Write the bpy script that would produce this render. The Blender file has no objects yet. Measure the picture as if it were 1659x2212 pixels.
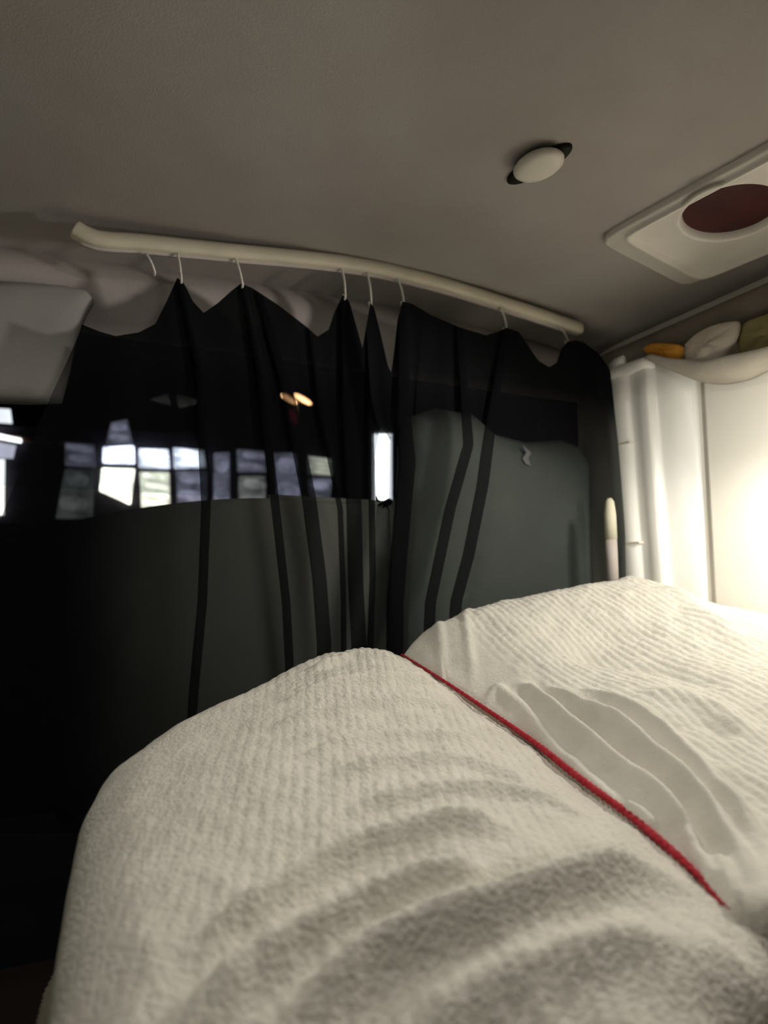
import bpy, bmesh, math, random
import numpy as np
from mathutils import Vector, Matrix
random.seed(7); rng = np.random.default_rng(7)
scene = bpy.context.scene
COL = scene.collection

# ---------------------------------------------------------------- camera
F_PX, PITCH = 1400.0, math.radians(6.0)
W, H = 1659.0, 2212.0
cam_d = bpy.data.cameras.new('camera'); cam = bpy.data.objects.new('camera', cam_d); COL.objects.link(cam)
cam.location = (0, 0, 0); cam.rotation_euler = (math.radians(90) + PITCH, 0, 0)
cam_d.sensor_fit = 'VERTICAL'; cam_d.sensor_height = 36.0; cam_d.sensor_width = 27.0
cam_d.lens = F_PX / H * 36.0
cam_d.clip_start = 0.02; cam_d.clip_end = 100
cam_d.dof.use_dof = True; cam_d.dof.focus_distance = 1.15
cam_d.dof.aperture_fstop = (cam_d.lens / 1000.0) / 0.009
scene.camera = cam

# ---------------------------------------------------------------- measuring helpers (photo pixel -> point at a known distance)
def ray(u, v):
    x = (u - W / 2) / F_PX; z = -(v - H / 2) / F_PX
    c, s = math.cos(PITCH), math.sin(PITCH)
    return Vector((x, c - z * s, s + z * c))
def on_z(u, v, z):
    d = ray(u, v); return d * (z / d.z)
Z_CEIL = 0.75
_r0, _r1 = on_z(160, 490, Z_CEIL - 0.02), on_z(1250, 710, Z_CEIL - 0.02)
AX = (_r1 - _r0); AX.z = 0; AX.normalize()           # across the van
BX = Vector((-AX.y, AX.x, 0))                         # towards the rear window
B_RAIL = _r0.dot(BX)
def on_b(u, v, b):
    d = ray(u, v); return d * (b / d.dot(BX))
def on_a(u, v, a):
    d = ray(u, v); return d * (a / d.dot(AX))
def ab(a, b, z): return AX * a + BX * b + Vector((0, 0, z))
A_WALL = on_b(1352, 1000, B_RAIL).dot(AX)              # right wall
B_REAR = B_RAIL + 0.20                                # rear wall
A_LEFT, B_BACK, Z_FLOOR = -0.95, -1.3, -0.80
print('AX', AX, 'B_RAIL', B_RAIL, 'A_WALL', A_WALL, 'rail a', _r0.dot(AX), _r1.dot(AX))

# ---------------------------------------------------------------- world, lights, exposure
world = bpy.data.worlds.new('night'); scene.world = world; world.use_nodes = True
world.node_tree.nodes['Background'].inputs[0].default_value = (0.5, 0.6, 1.0, 1)
world.node_tree.nodes['Background'].inputs[1].default_value = 0.0006
def lamp(name, kind, loc, energy, color, size=0.1, aim=None, **kw):
    d = bpy.data.lights.new(name, kind); o = bpy.data.objects.new(name, d); COL.objects.link(o)
    o.location = loc; d.energy = energy; d.color = color
    if kind == 'AREA': d.size = size
    else: d.shadow_soft_size = size
    for k, v in kw.items(): setattr(d, k, v)
    if aim is not None:
        o.rotation_euler = (Vector(aim) - Vector(loc)).to_track_quat('-Z', 'Y').to_euler()
    return o
# reading lamp clipped to the right-hand wall beside the bed, and two added lights out of view
L1 = ab(A_WALL - 0.17, 0.70, 0.42)
lamp('reading_lamp_light', 'SPOT', L1, 15.5, (1.0, 0.945, 0.84), 0.05, aim=ab(A_WALL - 0.55, 0.80, -0.12), spot_size=math.radians(165), spot_blend=0.35)
L3 = ab(A_WALL - 0.36, 0.52, 0.16)
lamp('added_wall_spot', 'SPOT', L3, 16.0, (1.0, 0.955, 0.86), 0.03, aim=ab(A_WALL, 0.84, 0.17), spot_size=math.radians(84), spot_blend=0.8)  # added unseen spot that brightens the right wall
L2 = Vector((0.06, 0.60, Z_CEIL - 0.005))
lamp('added_overhead_fill', 'AREA', L2, 4.3, (1.0, 0.95, 0.87), 0.16, aim=L2 + Vector((0.0, 0.0, -1.0)))  # added soft fill from overhead, without a fixture
scene.view_settings.view_transform = 'Standard'; scene.view_settings.look = 'None'
scene.view_settings.gamma = 1.0; scene.view_settings.use_curve_mapping = False
scene.view_settings.exposure = 0.28

# ---------------------------------------------------------------- materials
def nodes(name):
    m = bpy.data.materials.new(name); m.use_nodes = True
    nt = m.node_tree; return m, nt, nt.nodes['Principled BSDF']
def mat(name, col, rough=0.7, spec=0.3, var=0.0, vscale=8.0, bump=0.0, bscale=80.0, sheen=0.0, col2=None):
    m, nt, p = nodes(name); N, L = nt.nodes.new, nt.links.new
    p.inputs['Base Color'].default_value = (*col, 1); p.inputs['Roughness'].default_value = rough
    p.inputs['Specular IOR Level'].default_value = spec
    if sheen: p.inputs['Sheen Weight'].default_value = sheen; p.inputs['Sheen Roughness'].default_value = 0.6
    tc = N('ShaderNodeTexCoord')
    if var or col2:
        n = N('ShaderNodeTexNoise'); n.inputs['Scale'].default_value = vscale; n.inputs['Detail'].default_value = 5
        L(tc.outputs['Object'], n.inputs['Vector'])
        r = N('ShaderNodeValToRGB'); r.color_ramp.elements[0].position = 0.35; r.color_ramp.elements[1].position = 0.65
        a = col2 if col2 else tuple(c * (1 - var) for c in col)
        b = col if col2 else tuple(min(1, c * (1 + var)) for c in col)
        r.color_ramp.elements[0].color = (*a, 1); r.color_ramp.elements[1].color = (*b, 1)
        L(n.outputs['Fac'], r.inputs['Fac']); L(r.outputs['Color'], p.inputs['Base Color'])
    if bump:
        n2 = N('ShaderNodeTexNoise'); n2.inputs['Scale'].default_value = bscale; n2.inputs['Detail'].default_value = 4
        L(tc.outputs['Object'], n2.inputs['Vector'])
        bp = N('ShaderNodeBump'); bp.inputs['Strength'].default_value = bump; bp.inputs['Distance'].default_value = 0.004
        L(n2.outputs['Fac'], bp.inputs['Height']); L(bp.outputs['Normal'], p.inputs['Normal'])
    return m
def emit(name, col, s, vscale=3.0, var=0.5):
    m = bpy.data.materials.new(name); m.use_nodes = True; nt = m.node_tree; nt.nodes.clear(); N, L = nt.nodes.new, nt.links.new
    o = N('ShaderNodeOutputMaterial'); e = N('ShaderNodeEmission'); e.inputs[0].default_value = (*col, 1)
    tc = N('ShaderNodeTexCoord'); n = N('ShaderNodeTexNoise'); n.inputs['Scale'].default_value = vscale
    mr = N('ShaderNodeMapRange'); mr.inputs['From Min'].default_value = 0.3; mr.inputs['From Max'].default_value = 0.7
    mr.inputs['To Min'].default_value = s * (1 - var); mr.inputs['To Max'].default_value = s * (1 + var)
    L(tc.outputs['Object'], n.inputs['Vector']); L(n.outputs['Fac'], mr.inputs['Value']); L(mr.outputs['Result'], e.inputs[1])
    L(e.outputs[0], o.inputs[0]); return m
M = {}
M['headliner'] = mat('grey_headliner_fabric', (0.425, 0.40, 0.378), 0.95, 0.1, bump=0.25, bscale=300, vscale=5, col2=(0.395, 0.362, 0.342))
M['wall'] = mat('cream_painted_panel', (0.80, 0.77, 0.69), 0.55, 0.3, var=0.02, vscale=5)
M['rear'] = mat('grey_green_trim_panel', (0.70, 0.73, 0.67), 0.85, 0.2, var=0.05, vscale=6, bump=0.1)
M['header'] = mat('mauve_grey_header_trim', (0.60, 0.545, 0.535), 0.9, 0.15, var=0.05, vscale=7, bump=0.2, bscale=200)
M['pillar'] = mat('grey_pillar_trim', (0.40, 0.38, 0.37), 0.85, 0.2, var=0.06, vscale=9, bump=0.15)
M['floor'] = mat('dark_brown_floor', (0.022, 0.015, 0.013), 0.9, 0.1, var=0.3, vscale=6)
M['wood'] = mat('brown_bed_board', (0.12, 0.055, 0.03), 0.7, 0.2, var=0.25, vscale=9)
M['white_gloss'] = mat('white_moulded_plastic', (0.86, 0.85, 0.80), 0.28, 0.5, var=0.02)
M['rail'] = mat('cream_curtain_track', (0.78, 0.72, 0.58), 0.45, 0.4, var=0.06, vscale=14)
M['hook'] = mat('pale_metal_hook', (0.72, 0.70, 0.64), 0.3, 0.5)
M['vent'] = mat('white_vent_plastic', (0.80, 0.76, 0.70), 0.5, 0.4, var=0.04)
M['maroon'] = mat('dark_red_vent_cover', (0.055, 0.010, 0.010), 0.55, 0.25, var=0.3, vscale=10)
M['black'] = mat('black_rubber', (0.016, 0.014, 0.010), 0.7, 0.2)
M['knob'] = mat('off_white_plastic_knob', (0.80, 0.76, 0.67), 0.4, 0.4)
M['blanket'] = mat('cream_ribbed_plush', (0.66, 0.63, 0.555), 0.95, 0.05, bump=0.8, bscale=190, sheen=0.12, vscale=22, col2=(0.60, 0.57, 0.50))
M['blanket2'] = mat('cream_plush_and_cotton', (0.66, 0.635, 0.56), 0.95, 0.05, bump=0.35, bscale=150, sheen=0.10, vscale=20, col2=(0.60, 0.575, 0.505))
M['red'] = mat('red_braided_cord', (0.42, 0.035, 0.05), 0.8, 0.2, vscale=160, col2=(0.30, 0.012, 0.02))
M['orange'] = mat('orange_cloth', (0.72, 0.33, 0.05), 0.85, 0.1, var=0.15, vscale=14, bump=0.3)
M['pale_cloth'] = mat('pale_beige_cloth', (0.60, 0.53, 0.44), 0.95, 0.05, var=0.06, vscale=10, bump=0.3)
M['sling'] = mat('grey_beige_sling_cloth', (0.42, 0.385, 0.33), 0.95, 0.05, var=0.08, vscale=9, bump=0.3)
M['olive'] = mat('olive_cloth', (0.26, 0.225, 0.10), 0.95, 0.05, var=0.12, vscale=9, bump=0.3)
M['seat'] = mat('grey_green_upholstery', (0.40, 0.46, 0.42), 0.9, 0.1, var=0.08, vscale=7, bump=0.2)
M['tag'] = mat('white_glint', (0.9, 0.9, 0.95), 0.5, 0.3)
M['stick_top'] = mat('cream_post_paint', (0.58, 0.55, 0.42), 0.6, 0.3)
M['stick_low'] = mat('grey_mauve_post_paint', (0.46, 0.40, 0.37), 0.6, 0.3)
M['dark_metal'] = mat('dark_outdoor_metal', (0.03, 0.03, 0.035), 0.6, 0.3)
M['facade'] = mat('dark_facade', (0.05, 0.045, 0.06), 0.9, 0.1, var=0.2, vscale=2)
def glass_mat():
    m = bpy.data.materials.new('window_glass'); m.use_nodes = True; nt = m.node_tree; nt.nodes.clear(); N, L = nt.nodes.new, nt.links.new
    o = N('ShaderNodeOutputMaterial'); t = N('ShaderNodeBsdfTransparent'); t.inputs[0].default_value = (0.86, 0.89, 0.9, 1)
    g = N('ShaderNodeBsdfGlossy'); g.inputs['Roughness'].default_value = 0.03
    mx = N('ShaderNodeMixShader'); mx.inputs[0].default_value = 0.004
    L(t.outputs[0], mx.inputs[1]); L(g.outputs[0], mx.inputs[2]); L(mx.outputs[0], o.inputs[0]); return m
M['glass'] = glass_mat()
def net_mat():
    # sheer black net: woven gauze that lets part of the light straight through; the doubled header hem is denser
    m = bpy.data.materials.new('sheer_black_net'); m.use_nodes = True; nt = m.node_tree; nt.nodes.clear(); N, L = nt.nodes.new, nt.links.new
    o = N('ShaderNodeOutputMaterial'); t = N('ShaderNodeBsdfTransparent'); d = N('ShaderNodeBsdfDiffuse')
    d.inputs[0].default_value = (0.006, 0.0065, 0.0075, 1)
    mx = N('ShaderNodeMixShader'); uv = N('ShaderNodeUVMap'); sp = N('ShaderNodeSeparateXYZ')
    r = N('ShaderNodeMapRange'); r.interpolation_type = 'SMOOTHSTEP'
    r.inputs['From Min'].default_value = 0.20; r.inputs['From Max'].default_value = 0.34
    r.inputs['To Min'].default_value = 0.988; r.inputs['To Max'].default_value = 0.60
    L(uv.outputs['UV'], sp.inputs[0]); L(sp.outputs['Y'], r.inputs['Value'])
    L(r.outputs['Result'], mx.inputs[0]); L(t.outputs[0], mx.inputs[1]); L(d.outputs[0], mx.inputs[2]); L(mx.outputs[0], o.inputs[0])
    return m
M['net'] = net_mat()

# ---------------------------------------------------------------- object helpers
def tag(o, label=None, cat=None, group=None, kind=None):
    if label: o['label'] = label
    if cat: o['category'] = cat
    if group: o['group'] = group
    if kind: o['kind'] = kind
    return o
def empty(name, loc):
    o = bpy.data.objects.new(name, None); COL.objects.link(o); o.location = loc; o.empty_display_size = 0.05; return o
def wloc(o):
    p = Vector(o.location)
    while o.parent: o = o.parent; p += Vector(o.location)
    return p
def obj(name, verts, faces, m, parent=None, smooth=True, origin=None, bevel=0.0, uvs=None):
    V = np.array([tuple(v) for v in verts], dtype=float)
    base = Vector(origin) if origin is not None else Vector(((V[:, 0].min() + V[:, 0].max()) / 2, (V[:, 1].min() + V[:, 1].max()) / 2, V[:, 2].min()))
    if parent is not None: base = wloc(parent)
    me = bpy.data.meshes.new(name); me.from_pydata((V - np.array(base)).tolist(), [], [tuple(f) for f in faces])
    if uvs is not None:
        lay = me.uv_layers.new(name='UVMap'); vi = np.zeros(len(me.loops), dtype=np.int32); me.loops.foreach_get('vertex_index', vi)
        lay.data.foreach_set('uv', np.asarray(uvs, dtype=np.float32)[vi].ravel())
    me.materials.append(m)
    bm = bmesh.new(); bm.from_mesh(me); bmesh.ops.recalc_face_normals(bm, faces=bm.faces[:])
    if bevel: bmesh.ops.bevel(bm, geom=bm.edges[:], offset=bevel, segments=2, profile=0.6, affect='EDGES', clamp_overlap=True)
    bm.to_mesh(me); bm.free()
    if smooth: me.polygons.foreach_set('use_smooth', [True] * len(me.polygons))
    o = bpy.data.objects.new(name, me); COL.objects.link(o)
    if parent is not None: o.parent = parent
    else: o.location = base
    return o
BOXF = [(0, 1, 2, 3), (4, 7, 6, 5), (0, 4, 5, 1), (1, 5, 6, 2), (2, 6, 7, 3), (3, 7, 4, 0)]
def box_v(a0, a1, b0, b1, z0, z1):
    return [ab(a0, b0, z0), ab(a1, b0, z0), ab(a1, b1, z0), ab(a0, b1, z0), ab(a0, b0, z1), ab(a1, b0, z1), ab(a1, b1, z1), ab(a0, b1, z1)]
def box(name, a0, a1, b0, b1, z0, z1, m, parent=None, bevel=0.0, smooth=False):
    return obj(name, box_v(a0, a1, b0, b1, z0, z1), BOXF, m, parent, smooth, bevel=bevel)
def slab(name, pts, off, m, parent=None, bevel=0.0, smooth=False):
    """polygon pts extruded by vector off"""
    n = len(pts); v = [Vector(p) for p in pts] + [Vector(p) + off for p in pts]
    f = [tuple(range(n)), tuple(range(2 * n - 1, n - 1, -1))] + [(i, (i + 1) % n, n + (i + 1) % n, n + i) for i in range(n)]
    return obj(name, v, f, m, parent, smooth, bevel=bevel)
def tube_v(path, rad, seg=10, flat=1.0):
    path = [Vector(p) for p in path]; vs, fs = [], []
    up0 = Vector((0, 0, 1))
    for i, p in enumerate(path):
        t = (path[min(i + 1, len(path) - 1)] - path[max(i - 1, 0)]).normalized()
        up = up0 if abs(t.z) < 0.92 else AX
        s = t.cross(up).normalized(); w = s.cross(t).normalized()
        r = rad[i] if isinstance(rad, (list, tuple)) else rad
        for k in range(seg):
            an = 2 * math.pi * k / seg
            vs.append(p + s * (math.cos(an) * r * flat) + w * (math.sin(an) * r))
    n = len(path)
    for i in range(n - 1):
        for k in range(seg):
            fs.append((i * seg + k, i * seg + (k + 1) % seg, (i + 1) * seg + (k + 1) % seg, (i + 1) * seg + k))
    fs.append(tuple(range(seg))); fs.append(tuple(range(n * seg - 1, (n - 1) * seg - 1, -1)))
    return vs, fs
def tube(name, path, rad, m, parent=None, seg=10, flat=1.0):
    v, f = tube_v(path, rad, seg, flat); return obj(name, v, f, m, parent)
def interp(x, xs, ys): return float(np.interp(x, xs, ys))
def grid_faces(nr, nc, closed=False):
    f = []
    for i in range(nr - 1):
        for j in range(nc - 1 if not closed else nc):
            j2 = (j + 1) % nc; f.append((i * nc + j, i * nc + j2, (i + 1) * nc + j2, (i + 1) * nc + j))
    return f
def solidify(o, t, offset=1.0):
    md = o.modifiers.new('thickness', 'SOLIDIFY'); md.thickness = t; md.offset = offset; return o

# ================================================================= STRUCTURE
def ceil_z(a, b):
    ac = 0.5 * (_r0.dot(AX) + _r1.dot(AX)) + 0.05
    t = (a - ac) / 0.75
    crown = 0.045 * (1 - t * t) if t > 0 else 0.045 * (1 - math.tanh(abs(t)) ** 2 * 1.1)
    rear = 0.0
    if b > B_RAIL: rear = -1.2 * (b - B_RAIL) ** 2
    edge = max(0.0, a - (A_WALL - 0.16)); 
    return Z_CEIL + crown + rear - 1.2 * edge * edge
NA, NB = 60, 60
vs = []
for i in range(NB):
    b = B_BACK + (B_REAR + 0.02 - B_BACK) * i / (NB - 1)
    for j in range(NA):
        a = A_LEFT + (A_WALL + 0.02 - A_LEFT) * j / (NA - 1)
        vs.append(ab(a, b, ceil_z(a, b)))
nv = len(vs); gf = grid_faces(NB, NA)
vs = vs + [v + Vector((0, 0, 0.02)) for v in vs]
fs = gf + [tuple(nv + k for k in f[::-1]) for f in gf]
tag(obj('ceiling', vs, fs, M['headliner']), kind='structure')
# floor
tag(box('floor', A_LEFT, A_WALL, B_BACK, B_REAR, Z_FLOOR - 0.03, Z_FLOOR, M['floor']), kind='structure')
# right wall with a raised panel
wr = box('wall_right', A_WALL, A_WALL + 0.04, B_BACK, B_REAR, Z_FLOOR, Z_CEIL + 0.03, M['wall']); tag(wr, kind='structure')
b_joint = on_a(1535, 1000, A_WALL).dot(BX)
box('wall_panel', A_WALL - 0.012, A_WALL - 0.0005, B_BACK + 0.05, b_joint, -0.60, Z_CEIL - 0.16, M['wall'], wr, bevel=0.009)
# left wall and the wall behind the camera
tag(box('wall_left', A_LEFT - 0.04, A_LEFT, B_BACK, B_REAR, Z_FLOOR, Z_CEIL + 0.05, M['rear']), kind='structure')
tag(box('wall_back', A_LEFT, A_WALL, B_BACK - 0.04, B_BACK, Z_FLOOR, Z_CEIL + 0.05, M['floor']), kind='structure')
# rear wall: header above the window, panel below it, side pieces
Z_HEAD = on_b(250, 735, B_REAR).z
Z_SILL = on_b(600, 1078, B_REAR).z
A_W0 = on_b(-140, 1000, B_REAR).dot(AX); A_W1 = on_b(1180, 900, B_REAR).dot(AX)
wrr = empty('wall_rear', ab(0.5 * (A_W0 + A_W1), B_REAR, Z_FLOOR)); tag(wrr, kind='structure')
def head_prof(a, t):   # t 0..1 from the ceiling down: rounded trim that swells towards the room
    z = ceil_z(a, B_REAR - 0.05) + 0.012 - t * (ceil_z(a, B_REAR - 0.05) + 0.012 - Z_HEAD)
    return z, B_REAR - 0.02 - 0.06 * math.sin(math.pi * min(1, t * 1.1)) ** 0.8 * (1 - 0.3 * t) if t < 0.9 else B_REAR - 0.02
vs = []; NT = 14; NA2 = 50
for i in range(NT):
    for j in range(NA2):
        a = A_LEFT + (A_WALL - A_LEFT) * j / (NA2 - 1); z, b = head_prof(a, i / (NT - 1)); vs.append(ab(a, b, z))
obj('header_trim', vs, grid_faces(NT, NA2), M['header'], wrr)
a_l0, a_l1 = on_b(120, 1200, B_REAR).dot(AX), on_b(580, 1200, B_REAR).dot(AX)
vs = []; NL = 40
aa = [a_l0 + (a_l1 - a_l0) * k / 24 for k in range(24)] + [a_l1 + (A_WALL - a_l1) * k / 15 for k in range(16)]
for dz, db in ((Z_FLOOR, 0.03), (Z_FLOOR, -0.015), (Z_SILL - 0.012, -0.015), (Z_SILL - 0.003, -0.012), (Z_SILL, -0.003), (Z_SILL, 0.03)):
    for a in aa: vs.append(ab(a, B_REAR + db + 0.95 * max(0.0, (a_l1 - a) / (a_l1 - a_l0)) ** 1.8, dz))  # left end bent back so the panel fades into darkness there
obj('lower_panel', vs, grid_faces(6, len(aa)), M['rear'], wrr)
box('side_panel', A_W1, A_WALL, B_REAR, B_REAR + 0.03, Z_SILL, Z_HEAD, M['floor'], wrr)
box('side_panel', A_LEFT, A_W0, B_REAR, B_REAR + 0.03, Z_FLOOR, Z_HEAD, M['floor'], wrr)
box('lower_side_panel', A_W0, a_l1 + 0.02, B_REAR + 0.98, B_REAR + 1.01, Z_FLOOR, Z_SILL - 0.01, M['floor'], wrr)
# rear window
w1 = empty('window_1', ab(0.5 * (A_W0 + A_W1), B_REAR + 0.015, Z_SILL)); tag(w1, kind='structure')
box('pane', A_W0, A_W1, B_REAR + 0.010, B_REAR + 0.014, Z_SILL, Z_HEAD, M['glass'], w1)
for (a0, a1, z0, z1) in ((a_l1, A_W1, Z_SILL, Z_SILL + 0.012), (A_W0, A_W1, Z_HEAD - 0.012, Z_HEAD), (A_W0, A_W0 + 0.015, Z_SILL + 0.012, Z_HEAD - 0.012), (A_W1 - 0.015, A_W1, Z_SILL + 0.012, Z_HEAD - 0.012)):
    box('window_frame', a0, a1, B_REAR + 0.002, B_REAR + 0.03, z0, z1, M['rear'] if z1 < Z_SILL + 0.02 else M['black'], w1, bevel=0.003)
# grey moulded trim at the upper left of the rear window
B_T = B_REAR - 0.10
px = [(-260, 610), (-60, 608), (60, 606), (140, 612), (190, 624), (203, 640), (188, 664), (165, 720), (150, 790), (132, 860), (60, 862), (-60, 858), (-260, 850)]
tp = [on_b(u, v, B_T) for u, v in px]
cx = sum((p for p in tp), Vector()) / len(tp)
vs = []; ring = len(tp)
for k, (sc_, off) in enumerate(((1.0, 0.05), (1.0, 0.022), (0.985, 0.008), (0.94, -0.004), (0.82, -0.012), (0.5, -0.016))):
    for p in tp: vs.append(cx + (p - cx) * sc_ + BX * off)
fs = grid_faces(6, ring, True) + [tuple(range(5 * ring, 6 * ring))] + [tuple(range(ring - 1, -1, -1))]
tag(obj('trim_2', vs, fs, M['pillar']), kind='structure')
# rounded cornice along the right wall under the ceiling
a_tr = A_WALL - 0.036
path = [ab(a_tr, B_REAR - 0.05 - k * 0.12, Z_CEIL - 0.108) for k in range(22)]
tag(tube('trim_1', path, 0.038, mat('taupe_cornice', (0.20, 0.175, 0.14), 0.9, 0.15, var=0.08, vscale=9), None, 16, 0.8), kind='structure')
# white moulded pillar on the right wall beside the curtain
tr3 = empty('trim_3', ab(A_WALL, on_a(1390, 1200, A_WALL).dot(BX), -0.35)); tag(tr3, kind='structure')
def wb(u, p=0.0): return on_a(u, 1000, A_WALL - p).dot(BX)
prof = [(1325, 0.0), (1327, 0.030), (1336, 0.046), (1352, 0.050), (1372, 0.046), (1380, 0.036), (1388, 0.032), (1400, 0.040), (1416, 0.042), (1428, 0.036), (1436, 0.020), (1446, 0.016), (1480, 0.012), (1502, 0.006), (1515, 0.0)]
def ext_prof(name, prof, z0, z1, m, parent, lean=0.0, n=10, bshift=0.0, sc=1.0):
    vs = []
    for i in range(n):
        z = z0 + (z1 - z0) * i / (n - 1)
        for (u, p) in prof:
            pp = p * sc
            vs.append(ab(A_WALL - pp - (lean * max(0, z + 0.05) if p > 0.01 else 0) - 0.0005, wb(u, p) + bshift, z))
    k = len(prof); fs = grid_faces(n, k, True) + [tuple(range(k)), tuple(range(n * k - 1, (n - 1) * k - 1, -1))]
    return obj(name, vs, fs, m, parent)
zt = on_a(1390, 790, A_WALL - 0.04).z
ext_prof('pillar_body', prof, -0.36, zt, M['white_gloss'], tr3, lean=0.05)
z_a, z_b = on_a(1390, 1178, A_WALL - 0.05).z, on_a(1390, 830, A_WALL - 0.05).z
capp = [(1324, 0.0), (1324, 0.046), (1350, 0.056), (1400, 0.050), (1434, 0.042), (1442, 0.02), (1442, 0.0)]
ext_prof('pillar_cap', capp, zt - 0.022, zt + 0.006, M['white_gloss'], tr3, n=3, lean=0.05)
capp2 = [(1342, 0.0), (1342, 0.03), (1356, 0.05), (1376, 0.05), (1384, 0.02), (1384, 0.0)]
ext_prof('pillar_tab', capp2, zt + 0.006, zt + 0.034, M['white_gloss'], tr3, n=3, lean=0.05)
for vv, u0, u1 in ((1172, 1350, 1378), (960, 1350, 1374)):     # dark joints with a raised lip
    za = on_a(u0, vv, A_WALL - 0.05).z
    box('pillar_joint', A_WALL - 0.051 - 0.05 * max(0, za + 0.05), A_WALL - 0.03, wb(u1, 0.05), wb(u0, 0.05), za - 0.005, za, M['rail'], tr3)

# ================================================================= BED
def tps(P, Z, Q, lam=1e-4):
    """thin-plate spline through heights"""
    P = np.asarray(P, float); Z = np.asarray(Z, float); n = len(P)
    def U(r2): return np.where(r2 > 1e-12, r2 * np.log(np.maximum(r2, 1e-12)), 0)
    K = U(((P[:, None] - P[None]) ** 2).sum(-1)) + lam * np.eye(n)
    A = np.zeros((n + 3, n + 3)); A[:n, :n] = K; A[:n, n] = 1; A[:n, n + 1:] = P; A[n, :n] = 1; A[n + 1:, :n] = P.T
    w = np.linalg.solve(A, np.concatenate([Z, [0, 0, 0]]))
    out = np.zeros(len(Q))
    for s in range(0, len(Q), 20000):
        q = Q[s:s + 20000]; out[s:s + 20000] = U(((q[:, None] - P[None]) ** 2).sum(-1)) @ w[:n] + w[n] + q @ w[n + 1:]
    return out
def seg_dist(Q, poly, closed=False):
    """distance to polyline, and arc parameter of the nearest point (0..1)"""
    pts = np.asarray(poly, float); k = len(pts) if closed else len(pts) - 1
    best = np.full(len(Q), 1e9); par = np.zeros(len(Q))
    for i in range(k):
        a, b = pts[i], pts[(i + 1) % len(pts)]; d = b - a
        t = np.clip(((Q - a) @ d) / max(d @ d, 1e-12), 0, 1)
        r = np.hypot(*(Q - a - t[:, None] * d).T)
        m = r < best; best[m] = r[m]; par[m] = (i + t[m]) / k
    return best, par
def inside(Q, poly):
    pts = np.asarray(poly, float); c = np.zeros(len(Q), bool); j = len(pts) - 1
    for i in range(len(pts)):
        xi, yi = pts[i]; xj, yj = pts[j]
        cond = ((yi > Q[:, 1]) != (yj > Q[:, 1])) & (Q[:, 0] < (xj - xi) * (Q[:, 1] - yi) / (yj - yi + 1e-15) + xi)
        c ^= cond; j = i
    return c
def vnoise(Q, scale, seed):
    """smooth value noise in -1..1"""
    r = np.random.default_rng(seed); T = r.uniform(-1, 1, (256, 256)); q = Q / scale
    i = np.floor(q).astype(int); f = q - i; f = f * f * (3 - 2 * f); x0, y0 = i[:, 0] % 256, i[:, 1] % 256; x1, y1 = (x0 + 1) % 256, (y0 + 1) % 256
    return (T[x0, y0] * (1 - f[:, 0]) + T[x1, y0] * f[:, 0]) * (1 - f[:, 1]) + (T[x0, y1] * (1 - f[:, 0]) + T[x1, y1] * f[:, 0]) * f[:, 1]

CORD = [(868, 1416, -.155), (950, 1470, -.185), (1050, 1540, -.22), (1150, 1610, -.247), (1250, 1690, -.27), (1350, 1765, -.285), (1430, 1830, -.295), (1500, 1890, -.303), (1545, 1932, -.307), (1580, 1972, -.313)]
cordP = [on_z(u, v, z) for u, v, z in CORD]
LP = [(780, 1400, -.135), (640, 1440, -.155), (430, 1535, -.20), (220, 1660, -.245), (150, 1950, -.285), (110, 2212, -.305), (500, 1700, -.235), (500, 2000, -.285), (800, 1560, -.205), (800, 1850, -.265), (800, 2212, -.32),
      (1100, 1740, -.25), (1100, 2000, -.285), (1250, 2212, -.325), (1450, 2050, -.305), (1620, 2212, -.335), (850, 1430, -.15)]
RPY = [(930, 1370, 1.36), (1060, 1302, 1.47), (1180, 1276, 1.54), (1300, 1256, 1.60), (1400, 1264, 1.58), (1480, 1285, 1.52), (1655, 1335, 1.37), (1100, 1430, 1.22), (1300, 1400, 1.30), (1500, 1450, 1.15), (1300, 1560, .98), (1500, 1600, .93), (1655, 1600, .95), (1450, 1740, .80), (1600, 1800, .76), (1655, 1950, .64), (1340, 1266, 1.74), (1440, 1292, 1.66), (1210, 1290, 1.66), (1060, 1318, 1.60)]
def zy(u, v, y): d = ray(u, v); return (u, v, d.z / d.y * y)
RP = [zy(*t) for t in RPY]
def ridge_sum(Q, ridges):
    z = np.zeros(len(Q))
    for pts, amp, wid, asym in ridges:
        xy = [(p.x, p.y) for p in pts]
        d, par = seg_dist(Q, xy)
        fade = np.clip(np.minimum(par, 1 - par) * 4.5, 0, 1); fade = fade * fade * (3 - 2 * fade)
        z += 1.6 * amp * fade * np.exp(-(d / wid) ** 2)
    return z
def zpt(table):
    P = np.array([(on_z(*t).x, on_z(*t).y) for t in table]); Zs = np.array([t[2] for t in table]); return P, Zs
def px_on(table):
    """photo pixel -> point on the smooth base surface given by a table"""
    P, Zs = zpt(table)
    def f(u, v):
        z = -0.22
        for _ in range(25):
            p = on_z(u, v, z); z2 = float(tps(P, Zs, np.array([[p.x, p.y]]))[0]); z2 = min(-0.004, max(-0.34, z2)); z = 0.6 * z + 0.4 * z2
        return on_z(u, v, z)
    return f
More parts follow.
